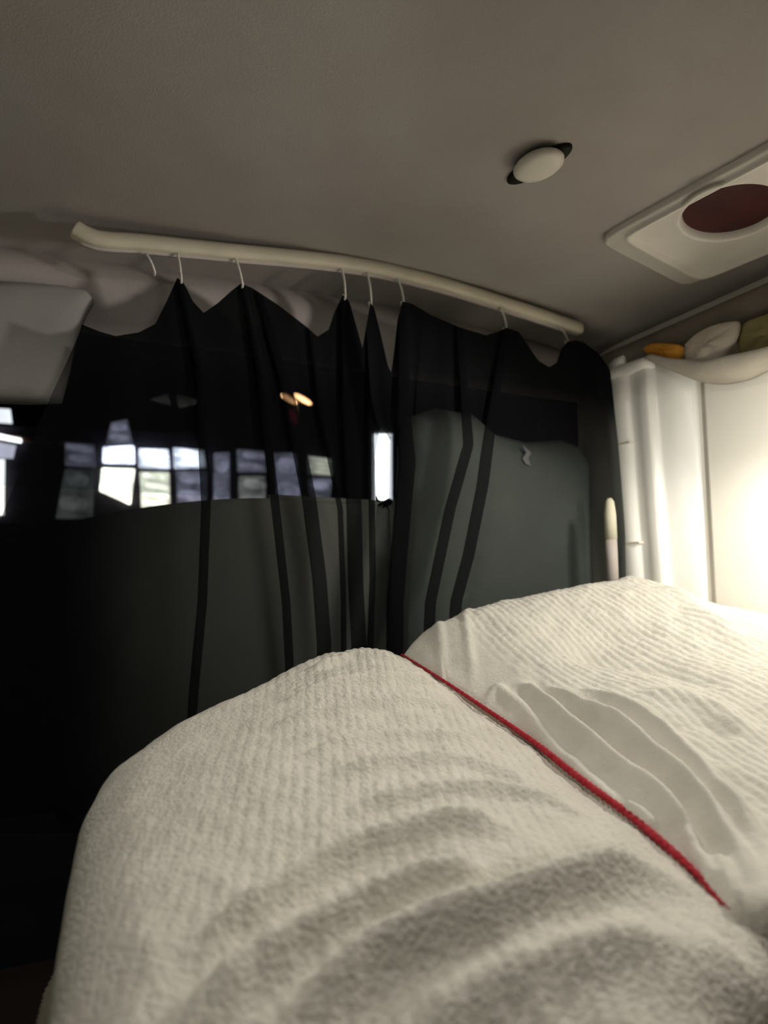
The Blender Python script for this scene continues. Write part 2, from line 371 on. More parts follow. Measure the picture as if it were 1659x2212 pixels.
def blanket(name, table, poly, r, step, ridges, rib_dir, rib_w, rib_amp, rib_mask, m, depth, z_low, seed, rpow=0.33, tamp=0.22):
    P, Zs = zpt(table); poly = np.asarray(poly, float)
    lo = poly.min(0) - 0.06; hi = poly.max(0) + 0.06
    xs = np.arange(lo[0], hi[0], step); ys = np.arange(lo[1], hi[1], step)
    X, Y = np.meshgrid(xs, ys); Q = np.stack([X.ravel(), Y.ravel()], 1)
    base = tps(P, Zs, Q)
    d, _ = seg_dist(Q, poly, True); ins = inside(Q, poly); d = np.where(ins, d, -d)
    z = base + ridge_sum(Q, ridges) + 0.004 * vnoise(Q, 0.07, seed) + 0.002 * vnoise(Q, 0.03, seed + 1)
    n = np.array([-rib_dir[1], rib_dir[0]]); n = n / np.hypot(*n); tt = rib_dir / np.hypot(*rib_dir)
    c = Q @ n + 0.006 * vnoise(Q, 0.12, seed + 2); along = Q @ tt
    rid = np.abs(np.sin(math.pi * c / rib_w)) ** rpow
    idx = np.floor(c / rib_w)
    tuft = 0.85 + tamp * vnoise(np.stack([along / 0.016 + idx * 7.3, idx * 3.1], 1), 1.0, seed + 3)
    z = z + rib_amp * rib_mask(Q) * (rid * tuft - 0.6) + 0.0012 * vnoise(Q, 0.0075, seed + 4) * (0.3 + 0.7 * rib_mask(Q))
    dc, _ = seg_dist(Q, np.array(cxy)); k_ = np.clip((dc - 0.05) / 0.09, 0, 1); k_ = k_ * k_ * (3 - 2 * k_)
    r = 0.022 + (r - 0.022) * k_; depth = 0.016 + (depth - 0.016) * k_       # the seam edge is tucked, the outer edge is round
    t = np.clip(d / r, 0, 1)
    z = z - depth * (1 - np.sqrt(np.maximum(0, 1 - (1 - t) ** 2))) - np.where(d < 0, -d * 14.0, 0)
    z = np.maximum(z, z_low)
    keep = d > -0.03
    K = keep.reshape(X.shape); fid = -np.ones(len(Q), int); fid[keep] = np.arange(keep.sum()); G = fid.reshape(X.shape)
    q = np.stack([G[:-1, :-1], G[:-1, 1:], G[1:, 1:], G[1:, :-1]], -1).reshape(-1, 4); q = q[(q >= 0).all(1)]
    V = np.column_stack([Q[keep], z[keep]])
    used = np.unique(q); remap = -np.ones(len(V), int); remap[used] = np.arange(len(used)); V = V[used]; q = remap[q]
    me = bpy.data.meshes.new(name); cen = np.array([V[:, 0].mean(), V[:, 1].mean(), V[:, 2].min()])
    me.from_pydata((V - cen).tolist(), [], q.tolist()); me.polygons.foreach_set('use_smooth', [True] * len(me.polygons)); me.materials.append(m)
    o = bpy.data.objects.new(name, me); COL.objects.link(o); o.location = cen; return o
def P2(u, v, z): p = on_z(u, v, z); return np.array([p.x, p.y])
def offset_poly(pts, dist):
    pts = np.asarray(pts, float); n = len(pts); out = []
    area = 0.5 * sum(pts[i][0] * pts[(i + 1) % n][1] - pts[(i + 1) % n][0] * pts[i][1] for i in range(n)); sg = 1 if area > 0 else -1
    for i in range(n):
        a, b, c = pts[i - 1], pts[i], pts[(i + 1) % n]
        e1 = (b - a) / max(1e-9, np.hypot(*(b - a))); e2 = (c - b) / max(1e-9, np.hypot(*(c - b)))
        nn = sg * (np.array([e1[1], -e1[0]]) + np.array([e2[1], -e2[0]])); nn /= max(1e-9, np.hypot(*nn)); dd = dist[i] if hasattr(dist, '__len__') else dist
        out.append(b + nn * dd)
    return np.array(out)
cxy = [np.array([p.x, p.y]) for p in cordP]
# ---- left blanket
Lsil = [P2(800, 1399, -.135), P2(720, 1412, -.142), P2(640, 1440, -.155), P2(530, 1488, -.178), P2(430, 1535, -.20), P2(330, 1592, -.225), P2(250, 1640, -.24), P2(212, 1680, -.248), P2(180, 1780, -.262), P2(150, 1950, -.285), P2(110, 2212, -.305)]
Lpoly_out = offset_poly(Lsil + [np.array([0.1, 0.3])], [0.07, 0.07, 0.065, 0.06, 0.055, 0.05, 0.035, 0.022, 0.015, 0.012, 0.010, 0.0])[:-1]
nearL = np.array([Lpoly_out[-1][0] + 0.03, 0.20]); nearR = np.array([0.235, 0.20])
rightS = [P2(1630, 2212, -.335) + np.array([0.004, 0.0]), P2(1645, 2080, -.325) + np.array([0.010, 0.0])]
Lpoly = list(Lpoly_out) + [nearL, nearR] + rightS + [cxy[-1] + np.array([0.05, 0.01])] + [p + np.array([0.02, 0.0]) for p in cxy[::-1]] + [np.array([Lpoly_out[0][0] + 0.05, Lpoly_out[0][1] - 0.005])]
fL = px_on(LP); fR = px_on(RP + CORD[::2])
def RL(pts, amp, wid, f=fL): return ([f(u, v) for u, v in pts], amp, wid, 0)
ridL = [RL([(380, 2110), (494, 2012), (579, 1958), (681, 1890), (784, 1846), (900, 1818), (1040, 1800), (1150, 1800)], .014, .0125),
        RL([(330, 2280), (458, 2184), (543, 2111), (663, 2045), (784, 1985), (900, 1940), (1010, 1910), (1110, 1895)], .017, .0135),
        RL([(560, 2270), (680, 2180), (800, 2095), (930, 2040), (1059, 2000), (1162, 1958), (1266, 1925), (1395, 1880), (1510, 1845)], .019, .015),
        RL([(860, 2270), (1000, 2170), (1150, 2110), (1330, 2060), (1480, 2030)], .010, .016),
        RL([(1000, 1950), (1100, 1905), (1200, 1862), (1300, 1830), (1400, 1795)], -.012, .014),
        RL([(580, 1530), (700, 1500), (800, 1482), (900, 1462), (1000, 1455)], .011, .010),
        RL([(560, 1580), (700, 1548), (800, 1528), (900, 1508), (1010, 1490)], .010, .010),
        RL([(660, 1455), (760, 1430), (890, 1430)], .009, .010),
        RL([(640, 1640), (780, 1605), (900, 1585), (1080, 1565)], .009, .011), RL([(680, 1690), (850, 1655), (1000, 1645), (1190, 1650)], .009, .012),
        RL([(740, 1760), (900, 1730), (1080, 1715), (1290, 1730)], .010, .012),
        RL([(260, 2110), (420, 2000), (560, 1900)], .004, .03), RL([(1420, 2180), (1520, 2060), (1560, 2000)], .005, .03)]
maskL = lambda Q: np.clip((Q[:, 0] + 0.30) / 0.22, 0.0, 1.0) * 0.9 + 0.1
bl = blanket('ribbed_blanket', LP + [(u, v, z - 0.004) for u, v, z in CORD], Lpoly, 0.085, 0.0024, ridL, np.array([0.12, -1.0]), 0.0155, 0.0034, maskL, M['blanket'], 0.085, -0.495, 11)
tag(bl, 'cream ribbed plush blanket in the foreground, left of the red cord', 'blanket', 'cream bed blankets')
# ---- right blanket
Rsil = [P2(*zy(862, 1404, 1.34)), P2(*zy(900, 1365, 1.36)), P2(*zy(950, 1330, 1.38)), P2(*zy(1010, 1303, 1.43)), P2(*zy(1060, 1302, 1.47)), P2(*zy(1180, 1276, 1.54)), P2(*zy(1300, 1256, 1.60))]
Rout = offset_poly([np.array([0.4, 1.0])] + Rsil, [0.0, 0.02, 0.03, 0.04, 0.05, 0.05, 0.05, 0.05])[1:]
wl = lambda b: np.array([(AX * (A_WALL - 0.058) + BX * b).x, (AX * (A_WALL - 0.058) + BX * b).y])
wl2 = lambda b: np.array([(AX * (A_WALL - 0.045) + BX * b).x, (AX * (A_WALL - 0.045) + BX * b).y])
Rpoly = list(Rout) + [wl(B_RAIL - 0.08), wl(wb(1480)), wl2(b_joint - 0.03), wl2(0.50), P2(1659, 1960, -.31) + np.array([0.10, -0.02])] + [cxy[-1] + np.array([0.012, -0.01])] + [p + np.array([-0.004, -0.0]) for p in cxy[::-1]]
ridR = [RL([(1035, 1465), (1075, 1490), (1130, 1535), (1200, 1620), (1290, 1705), (1390, 1805)], .007, .011, fR),
        RL([(1105, 1465), (1150, 1500), (1220, 1560), (1330, 1650), (1430, 1725), (1490, 1800), (1505, 1860)], .014, .012, fR),
        RL([(1140, 1460), (1190, 1505), (1300, 1590), (1400, 1670)], -.010, .011, fR),
        RL([(1120, 1455), (1190, 1495), (1260, 1535), (1380, 1600), (1450, 1660), (1530, 1745), (1600, 1860), (1640, 1960)], .014, .010, fR),
        RL([(1300, 1590), (1420, 1680), (1500, 1770), (1545, 1860)], -.012, .011, fR),
        RL([(1240, 1480), (1330, 1525), (1420, 1575), (1500, 1650), (1600, 1765), (1680, 1890)], .013, .011, fR),
        RL([(1380, 1505), (1480, 1510), (1560, 1540), (1659, 1620)], .009, .024, fR),
        RL([(1420, 1570), (1520, 1560), (1600, 1600)], -.004, .02, fR),
        RL([(1545, 1850), (1575, 1920), (1600, 1990)], .008, .009, fR), RL([(1480, 1800), (1520, 1880), (1545, 1930)], .007, .008, fR),
        RL([(965, 1400), (945, 1425), (965, 1455)], .004, .010, fR), RL([(1015, 1410), (1005, 1445), (1025, 1485)], .004, .010, fR), RL([(1340, 1740), (1380, 1760), (1420, 1800)], .008, .009, fR),
        RL([(1200, 1400), (1400, 1440), (1600, 1500)], -.008, .03, fR), RL([(1250, 1340), (1450, 1370), (1640, 1420)], .008, .03, fR)]
cord_xy = np.array(cxy)
def maskR(Q):
    d, _ = seg_dist(Q, cord_xy); return np.clip((d - 0.085) / 0.06, 0.0, 1.0)
br = blanket('ribbed_blanket', RP + CORD, Rpoly, 0.06, 0.0028, ridR, np.array([0.36, -0.93]), 0.017, 0.0030, maskR, M['blanket2'], 0.045, -0.48, 31, 0.8, 0.10)
tag(br, 'rumpled cream blanket mounded against the white wall, right of the red cord', 'blanket', 'cream bed blankets')
# ---- red braided cord lying in the seam
def catmull(pts, n):
    pts = [Vector(p) for p in pts]; pts = [pts[0] * 2 - pts[1]] + pts + [pts[-1] * 2 - pts[-2]]; out = []
    for i in range(1, len(pts) - 2):
        for k in range(n):
            t = k / n; p0, p1, p2, p3 = pts[i - 1:i + 3]
            out.append(0.5 * ((2 * p1) + (p2 - p0) * t + (2 * p0 - 5 * p1 + 4 * p2 - p3) * t * t + (3 * p1 - p0 - 3 * p2 + p3) * t ** 3))
    return out + [pts[-2]]
cp = catmull([p + Vector((0, 0, (0.002, 0.004, 0.006, 0.006, 0.006, 0.006, 0.005, 0.003, -0.002, 0.003)[i])) for i, p in enumerate(cordP)], 24)
vs, fs = [], []; SEG = 12; s_acc = 0.0
for i, p in enumerate(cp):
    t = (cp[min(i + 1, len(cp) - 1)] - cp[max(i - 1, 0)]).normalized(); s = t.cross(Vector((0, 0, 1))).normalized(); w = s.cross(t)
    if i: s_acc += (p - cp[i - 1]).length
    tw = s_acc / 0.020 * 2 * math.pi
    for k in range(SEG):
        an = 2 * math.pi * k / SEG; fr = i / len(cp); r = 0.0046 * min(1.0, 0.45 + fr * 1.4, 0.25 + (1 - fr) * 2.4) * (1 + 0.22 * math.cos(2 * (an - tw)))
        vs.append(p + s * math.cos(an) * r + w * math.sin(an) * r)
fs = grid_faces(len(cp), SEG, True)
tag(obj('piping_cord', vs, fs, M['red'], bl), 'red braided cord piping along the seam')
# ---- bed board under the blankets
bedp = [(p[0], p[1]) for p in offset_poly(Lpoly_out, 0.0)]
bo = []
for p in [Lpoly_out[2], Lpoly_out[6], Lpoly_out[8]]: bo.append(Vector((p[0] + 0.06, p[1] - 0.02, -0.50)))
bo += [Vector((nearL[0] + 0.06, 0.20, -0.50)), Vector((0.50, 0.20, -0.50))]
q1 = ab(A_WALL - 0.02, 0.30, -0.50); q2 = ab(A_WALL - 0.07, B_RAIL - 0.10, -0.50)
bo += [q1, q2]
bb = empty('bed_platform', Vector((0.3, 1.0, Z_FLOOR)))
slab('bed_board', bo, Vector((0, 0, -0.03)), M['wood'], bb)
for (x, y) in ((bo[2].x + 0.08, bo[2].y), (0.45, 0.28), (q2.x - 0.10, q2.y - 0.12), (bo[0].x + 0.06, bo[0].y - 0.10)):
    vsb = [Vector((x + sx * 0.025, y + sy * 0.025, z)) for z in (Z_FLOOR, -0.53) for sx, sy in ((-1, -1), (1, -1), (1, 1), (-1, 1))]
    obj('bed_leg', vsb, BOXF, M['wood'], bb, False)
tag(bb, 'brown wooden bed board beneath the cream blankets', 'bed')

# ================================================================= CURTAIN RAIL, HOOKS AND NETS
rail = empty('curtain_rail', ab(0.5 * (_r0.dot(AX) + _r1.dot(AX)), B_RAIL, Z_CEIL - 0.03))
tag(rail, 'curved cream curtain track along the ceiling above the black net curtains', 'curtain rail')
rail_px = [(160, 497), (190, 513), (225, 522), (300, 527), (400, 537), (500, 547), (600, 556), (700, 566), (800, 580), (900, 602), (1000, 630), (1100, 662), (1180, 688), (1252, 713)]
rp = catmull([on_b(u, v, B_RAIL - 0.005) for u, v in rail_px], 8)
def sweep(path, prof, m, name, parent):
    vs = []
    for i, p in enumerate(path):
        t = (path[min(i + 1, len(path) - 1)] - path[max(i - 1, 0)]).normalized(); s = Vector((0, 0, 1)).cross(t).normalized(); w = t.cross(s)
        for (x, y) in prof: vs.append(p + s * x + w * y)
    k = len(prof); fs = grid_faces(len(path), k, True) + [tuple(range(k)), tuple(range(len(path) * k - 1, (len(path) - 1) * k - 1, -1))]
    return obj(name, vs, fs, m, parent)
tr_prof = [(x * 1.3, y * 1.4 + 0.003) for x, y in [(-0.012, -0.011), (-0.014, -0.004), (-0.012, 0.006), (-0.006, 0.012), (0.010, 0.014), (0.012, -0.011), (0.004, -0.013), (-0.006, -0.013)]]
sweep(rp, tr_prof, M['rail'], 'track', rail)
sweep([p + Vector((0, 0, -0.0155)) + BX * 0.004 for p in rp[4:-2]], [(-0.004, -0.004), (-0.004, 0.003), (0.004, 0.003), (0.004, -0.004)], M['header'], 'track_lip', rail)
VT = [(150, 690), (175, 700), (215, 716), (250, 726), (300, 718), (335, 700), (358, 655), (383, 600), (398, 612), (416, 650), (440, 676), (470, 655), (500, 628), (521, 612), (545, 622), (600, 658), (660, 704), (686, 727), (710, 712), (722, 675), (741, 637), (755, 652), (772, 712), (783, 752), (792, 700), (800, 654), (808, 664), (822, 720), (838, 790), (845, 806), (852, 755), (858, 695), (869, 651), (890, 656), (930, 680), (990, 706), (1050, 724), (1075, 717), (1094, 708), (1120, 716), (1142, 748), (1162, 778), (1186, 793), (1202, 784), (1213, 752), (1226, 738), (1245, 735), (1262, 740), (1300, 768), (1330, 790)]
VTu, VTv = [p[0] for p in VT], [p[1] for p in VT]
def track(pts):
    vv, uu = [p[1] for p in pts], [p[0] for p in pts]
    return lambda v: np.interp(v, vv, uu)
def net(name, tracks, folds, off0, label, v_bot=1800):
    """tracks: callables u(v); folds[i]: width in px of the triple pleat at track i (0 = none)"""
    T = [track(t) for t in tracks]; cols = []      # each col: function (v)->(u, depth offset)
    def add(fu, fo): cols.append((fu, fo))
    for i in range(len(T)):
        w = folds[i]
        if w:
            NF = 16
            for k in range(NF + 1):
                ph = k / NF
                # forward, back, forward across the pleat
                if ph < 1 / 3: x = -0.5 + ph * 3
                elif ph < 2 / 3: x = 0.5 - (ph - 1 / 3) * 3
                else: x = -0.5 + (ph - 2 / 3) * 3
                dep = 0.016 * math.cos(ph * math.pi)
                add(lambda v, T_=T[i], x=x, w=w: T_(v) + x * w * (0.45 + 0.55 * min(1, max(0, (v - 640) / 350))), dep)
        else: add(lambda v, T_=T[i]: T_(v), 0.0)
        if i < len(T) - 1:
            wn = folds[i + 1]; NS = 30
            for k in range(1, NS):
                f = k / NS
                def fu(v, T0=T[i], T1=T[i + 1], f=f, w=w, wn=wn):
                    sc = 0.45 + 0.55 * min(1, max(0, (v - 640) / 350)); u0, u1 = T0(v) + 0.5 * w * sc, T1(v) - 0.5 * wn * sc
                    return u0 + (u1 - u0) * f
                add(fu, (-0.016 if w else 0) * (1 - f) + (0.016 if wn else 0) * f + 0.006 * math.sin(f * math.pi * 2))
    NR = 90; vs = []; uv = []
    for ci, (fu, fo) in enumerate(cols):
        v = 680.0
        for _ in range(40): v = 0.5 * v + 0.5 * float(np.interp(fu(v), VTu, VTv))
        for r in range(NR):
            t = r / (NR - 1); vv = v + (v_bot - v) * t ** 1.25
            p = on_b(float(fu(vv)), vv, B_RAIL + off0 + fo * min(1.0, 0.25 + t * 2.5)); vs.append(p); uv.append((ci / len(cols), (Z_CEIL - 0.02 - p.z)))
    o = obj(name, vs, grid_faces(len(cols), NR), M['net'], None, True, uvs=uv)
    return tag(o, label, 'curtain', 'black net curtains on the track')
net('net_curtain', [
    [(200, 600), (172, 720), (90, 900), (10, 1100), (-80, 1350), (-230, 1800)],
    [(300, 600), (290, 900), (290, 1300), (240, 1800)],
    [(383, 598), (430, 800), (445, 1090), (437, 1300), (418, 1500), (400, 1800)],
    [(520, 612), (560, 800), (598, 1120), (618, 1300), (625, 1430), (630, 1800)],
    [(560, 640), (622, 850), (668, 1080), (690, 1250), (700, 1390), (710, 1800)],
    [(660, 640), (690, 880), (735, 1100), (742, 1300), (745, 1800)],
    [(742, 637), (752, 880), (765, 1100), (768, 1250), (775, 1390), (780, 1800)],
    [(800, 650), (800, 800), (802, 1000), (805, 1250), (800, 1390), (795, 1800)],
    [(852, 650), (846, 850), (832, 905), (819, 930), (808, 1000), (814, 1080), (842, 1094), (848, 1250), (850, 1800)]],
    [0, 0, 24, 22, 36, 14, 38, 16, 0], 0.006, 'sheer black net curtain panel left of the bright slit, hung from the cream track')
net('net_curtain', [
    [(788, 650), (800, 850), (814, 915), (842, 945), (839, 1088), (816, 1078), (812, 1110), (800, 1390), (795, 1800)],
    [(869, 650), (872, 900), (880, 1000), (866, 1150), (854, 1300), (848, 1800)],
    [(930, 690), (900, 900), (905, 1100), (890, 1300), (885, 1800)],
    [(990, 690), (1012, 960), (972, 1100), (930, 1300), (905, 1800)],
    [(1094, 708), (1062, 900), (1042, 1050), (1012, 1200), (985, 1300), (960, 1800)],
    [(1245, 735), (1290, 900), (1300, 1100), (1310, 1250), (1310, 1800)],
    [(1275, 735), (1318, 800), (1340, 1000), (1350, 1120), (1352, 1250), (1355, 1800)]],
    [0, 42, 0, 28, 30, 0, 0], -0.045, 'sheer black net curtain panel right of the bright slit, next to the white pillar')
# hooks
HK = [(316, 548, 334, 586), (384, 548, 392, 604), (508, 556, 524, 614), (738, 578, 746, 640), (793, 588, 802, 656), (858, 600, 872, 655), (1080, 664, 1094, 712), (1206, 703, 1228, 740)]
for (u0, v0, u1, v1) in HK:
    p0, p1 = on_b(u0, v0, B_RAIL - 0.012), on_b(u1, v1, B_RAIL - 0.004)
    mid = (p0 + p1) * 0.5 - BX * 0.006
    path = catmull([p0, mid, p1, p1 + BX * 0.010 + Vector((0, 0, -0.004)), p1 + BX * 0.014 + Vector((0, 0, 0.010))], 5)
    tube('hook', path, 0.0028, M['hook'], rail, 7)

# ================================================================= CEILING FITTINGS
def cz(u, v, drop=0.0):
    z = Z_CEIL
    for _ in range(30):
        p = on_z(u, v, z); z = ceil_z(p.dot(AX), p.dot(BX)) - drop
    return on_z(u, v, z)
# roof vent: square white flange with a round dark red opening
DR = 0.006
A_, B_, D_ = cz(1292, 516, DR), cz(1480, 614, DR), cz(1659, 302, DR)
e1 = (B_ - A_); size = e1.length; e1.normalize(); nrm = e1.cross((D_ - A_).normalized()).normalized()
if nrm.z > 0: nrm = -nrm
e2 = nrm.cross(e1); e2 = e2 if e2.dot(D_ - A_) > 0 else -e2
def on_plane(u, v, h=0.0):
    d = ray(u, v); p0 = A_ + nrm * h; return d * (p0.dot(nrm) / d.dot(nrm))
C_ = on_plane(1659, 543)
e2b = ((D_ - A_).normalized() + (C_ - B_).normalized()).normalized()
rim = [(1456, 488), (1500, 440), (1560, 395), (1659, 345), (1465, 499), (1490, 505), (1540, 503), (1600, 489), (1659, 465)]
rc_ = np.array([((on_plane(u, v) - A_).dot(e1), (on_plane(u, v) - A_).dot(e2)) for u, v in rim])
sol = np.linalg.lstsq(np.column_stack([2 * rc_, np.ones(len(rc_))]), (rc_ ** 2).sum(1), rcond=None)[0]
RC = 0.905 * math.sqrt(sol[2] + sol[0] ** 2 + sol[1] ** 2)
print('vent size', size, 'angle', math.degrees(e2b.angle(e1)), 'circle', sol[:2], RC)
e2s = e2b
vent_c = A_ + e1 * (sol[0] + 0.006) + e2 * sol[1]
LEN = 0.0
# flange centre: middle of AB, running as far past the opening as before it
inset = (vent_c - A_).dot(e2)
vc = A_ + e1 * (size / 2) + e2s * (inset / max(0.2, e2s.dot(e2)))
vent = empty('roof_vent', vc); tag(vent, 'white square roof vent with a round dark red opening on the ceiling', 'roof vent')
SX, SY = size / 2, inset / max(0.2, e2s.dot(e2))
def sq(an, hx, hy, rc):
    c, s = math.cos(an), math.sin(an); p = 14.0
    k = (abs(c / hx) ** p + abs(s / hy) ** p) ** (-1 / p); return c * k, s * k
NV = 96
def ring(hx, hy, h, circ=None):
    out = []
    for k in range(NV):
        an = 2 * math.pi * k / NV
        an2 = an + 0.0
        if circ: out.append(vent_c + e1 * circ * math.cos(an2) + e2 * circ * math.sin(an2) + nrm * h)
        else:
            x, y = sq(an, hx, hy, 0.02); out.append(vc + e1 * x + e2s * y + nrm * h)
    return out
rings = [ring(SX, SY, -0.03), ring(SX, SY, 0.006), ring(SX - 0.004, SY - 0.004, 0.010), ring(SX - 0.012, SY - 0.045, 0.012), ring(SX - 0.014, SY - 0.049, 0.020), ring(SX - 0.018, SY - 0.060, 0.022), ring(SX - 0.020, SY - 0.064, 0.014), ring(SX - 0.024, SY - 0.070, 0.013), ring(0, 0, 0.016, RC + 0.012), ring(0, 0, 0.022, RC + 0.006), ring(0, 0, 0.020, RC), ring(0, 0, 0.004, RC - 0.004)]
vs = [p for r_ in rings for p in r_]
obj('flange', vs, grid_faces(len(rings), NV, True), M['vent'], vent)
dome = [ring(0, 0, 0.005, RC - 0.003), ring(0, 0, 0.006, RC * 0.8), ring(0, 0, 0.008, RC * 0.5), ring(0, 0, 0.009, RC * 0.15)]
vs = [p for r_ in dome for p in r_]
tag(obj('vent_cover', vs, grid_faces(4, NV, True) + [tuple(range(3 * NV, 4 * NV))], M['maroon'], vent), 'round dark red cover inside the white frame')
# small knob
k0, k1, kc = cz(1108, 388, 0.004), cz(1218, 322, 0.004), cz(1163, 357, 0.004)
ke = (k1 - k0); kl = ke.length; ke.normalize(); kn = Vector((0, 0, -1)); kw = ke.cross(kn).normalized()
knob = empty('ceiling_knob', kc); tag(knob, 'small white oval knob on a black base in the grey ceiling', 'knob')
def oval(c, ex, ey, n, hx, hy, hs, m, name, parent):
    vs = []; NK = 28
    for (s_, h) in hs:
        for k in range(NK):
            an = 2 * math.pi * k / NK; vs.append(c + ex * (hx * s_ * math.cos(an)) + ey * (hy * s_ * math.sin(an)) + n * h)
    return obj(name, vs, grid_faces(len(hs), NK, True) + [tuple(range((len(hs) - 1) * NK, len(hs) * NK))], m, parent)
oval(kc, ke, kw, kn, kl * 0.62, kl * 0.22, [(1.0, -0.012), (1.0, 0.001), (0.94, 0.004), (0.6, 0.005), (0.1, 0.005)], M['black'], 'base', knob)
kc2 = cz(1163, 357, 0.016) + Vector((0, 0, 0.012))
oval(kc2, ke, kw, kn, kl * 0.43, kl * 0.33, [(0.80, 0.002), (0.92, 0.006), (1.0, 0.011), (0.98, 0.016), (0.86, 0.021), (0.6, 0.024), (0.2, 0.025)], M['knob'], 'cap', knob)

# ================================================================= BEHIND THE CURTAIN
B_SEAT = B_REAR - 0.10
sp = [(884, 1500), (880, 1150), (886, 950), (905, 890), (960, 872), (1030, 885), (1080, 930), (1150, 948), (1230, 944), (1272, 960), (1294, 1000), (1298, 1500)]
sp3 = [on_b(u, v, B_SEAT) for u, v in sp]; sp3[0].z = sp3[-1].z = -0.48
sc = sum(sp3, Vector()) / len(sp3); vs = []; n = len(sp3)
for s_, off in ((1.0, 0.08), (1.0, 0.055), (0.96, 0.025), (0.86, 0.0), (0.6, -0.016)):
    for p in sp3: vs.append(sc + (p - sc) * s_ + BX * off)
fs = grid_faces(5, n, True) + [tuple(range(4 * n, 5 * n)), tuple(range(n - 1, -1, -1))]
seat = empty('seat_back', Vector((sc.x, sc.y, -0.48)))
obj('cushion', vs, fs, M['seat'], seat)
tgp = [(1130, 962), (1148, 978), (1141, 990), (1147, 1006), (1136, 1002), (1129, 990), (1137, 978)]
slab('tag', [on_b(u, v, B_SEAT - 0.024) for u, v in tgp], BX * 0.003, M['tag'], seat)  # white patch standing in for a small bluish glimmer
tag(seat, 'grey-green padded seat back seen dimly through the right-hand net curtain', 'seat')
# short two-tone post near the pillar
st = empty('short_post', on_b(1322, 1256, B_RAIL + 0.06)); tag(st, 'short two-tone post, cream above grey, between curtain and white pillar', 'post')
bp_ = B_RAIL - 0.075
tube('upper_section', [on_b(u, v, bp_) for u, v in ((1316, 1076), (1317, 1084), (1318, 1110), (1320, 1165))], [0.006, 0.012, 0.016, 0.017], M['stick_top'], st, 12)
tube('lower_section', [on_b(u, v, bp_) for u, v in ((1320, 1165), (1322, 1210), (1324, 1290))], [0.016, 0.016, 0.017], M['stick_low'], st, 12)

# ================================================================= THINGS TUCKED ABOVE THE RIGHT WALL
def lumpy(name, px_pts, depth_of, m, label, cat, thick, seed, n_in=5, parent=None):
    """cloth lump: outline in the photo at its own distance, with a swollen front and a back"""
    pts = [on_a(u, v, depth_of) for u, v in px_pts]
    pts = [p for p in catmull(pts + [pts[0]], 4)][:-1]
    c = sum(pts, Vector()) / len(pts); r = random.Random(seed); vs = []; n = len(pts); L = n_in
    for side in (1, -1):
        for k in range(L):
            s_ = math.cos(k / (L - 0.4) * math.pi / 2); h = math.sin(k / (L - 0.4) * math.pi / 2) * thick * (1 if side == 1 else 0.5)
            for i, p in enumerate(pts):
                wob = 1 + 0.35 * math.sin(i * 0.55 + seed) * (k / L) + 0.15 * r.uniform(-1, 1) * (k / L)
                vs.append(c + (p - c) * s_ - AX * side * h * wob)
    fs = grid_faces(L, n, True) + [tuple(range((L - 1) * n, L * n))]
    off = L * n; fs += [tuple(off + i for i in f) for f in grid_faces(L, n, True)] + [tuple(off + i for i in range((L - 1) * n, L * n))]
    o = obj(name, vs, fs, m, parent)
    bm = bmesh.new(); bm.from_mesh(o.data); bmesh.ops.remove_doubles(bm, verts=bm.verts[:], dist=0.0004); bmesh.ops.recalc_face_normals(bm, faces=bm.faces[:]); bm.to_mesh(o.data); bm.free()
    if label: tag(o, label, cat)
    return o
lumpy('cloth_bundle', [(1480, 745), (1505, 722), (1545, 702), (1590, 694), (1600, 704), (1592, 735), (1570, 765), (1540, 795), (1505, 800), (1482, 780)], A_WALL - 0.088, M['pale_cloth'], 'pale beige cloth bundle tucked under the cornice above the white wall', 'cloth', 0.022, 3)
lumpy('orange_cloth', [(1388, 752), (1410, 742), (1445, 742), (1475, 748), (1478, 768), (1455, 784), (1430, 772), (1400, 766)], A_WALL - 0.080, M['orange'], 'small orange cloth peeking out beside the white pillar top', 'cloth', 0.012, 5)
lumpy('olive_cloth', [(1592, 730), (1606, 700), (1640, 684), (1700, 668), (1760, 660), (1760, 740), (1690, 756), (1630, 766), (1598, 764)], A_WALL - 0.070, M['olive'], 'olive cloth stuffed beside the pale bundle under the cornice', 'cloth', 0.016, 8)
# sagging cloth sling
low = [(1405, 768), (1440, 790), (1475, 808), (1520, 824), (1570, 828), (1620, 818), (1659, 800), (1720, 775), (1790, 750)]
up = [(1405, 764), (1440, 772), (1478, 776), (1520, 780), (1570, 768), (1610, 760), (1659, 748), (1720, 728), (1790, 705)]
NRW = 10; vs = []
lo3 = catmull([on_a(u, v, A_WALL - 0.018) for u, v in low], 5); up3 = catmull([on_a(u, v, A_WALL - 0.118) for u, v in up], 5)
for k in range(NRW):
    t = k / (NRW - 1)
    for p, q in zip(lo3, up3): vs.append(p + (q - p) * t - AX * (0.022 * math.sin(math.pi * t)) - Vector((0, 0, 0.010 * math.sin(math.pi * t))))
o = obj('cloth_sling', vs, grid_faces(NRW, len(lo3)), M['sling']); solidify(o, 0.003)
tag(o, 'sagging grey-beige cloth sling along the top of the white wall', 'sling')

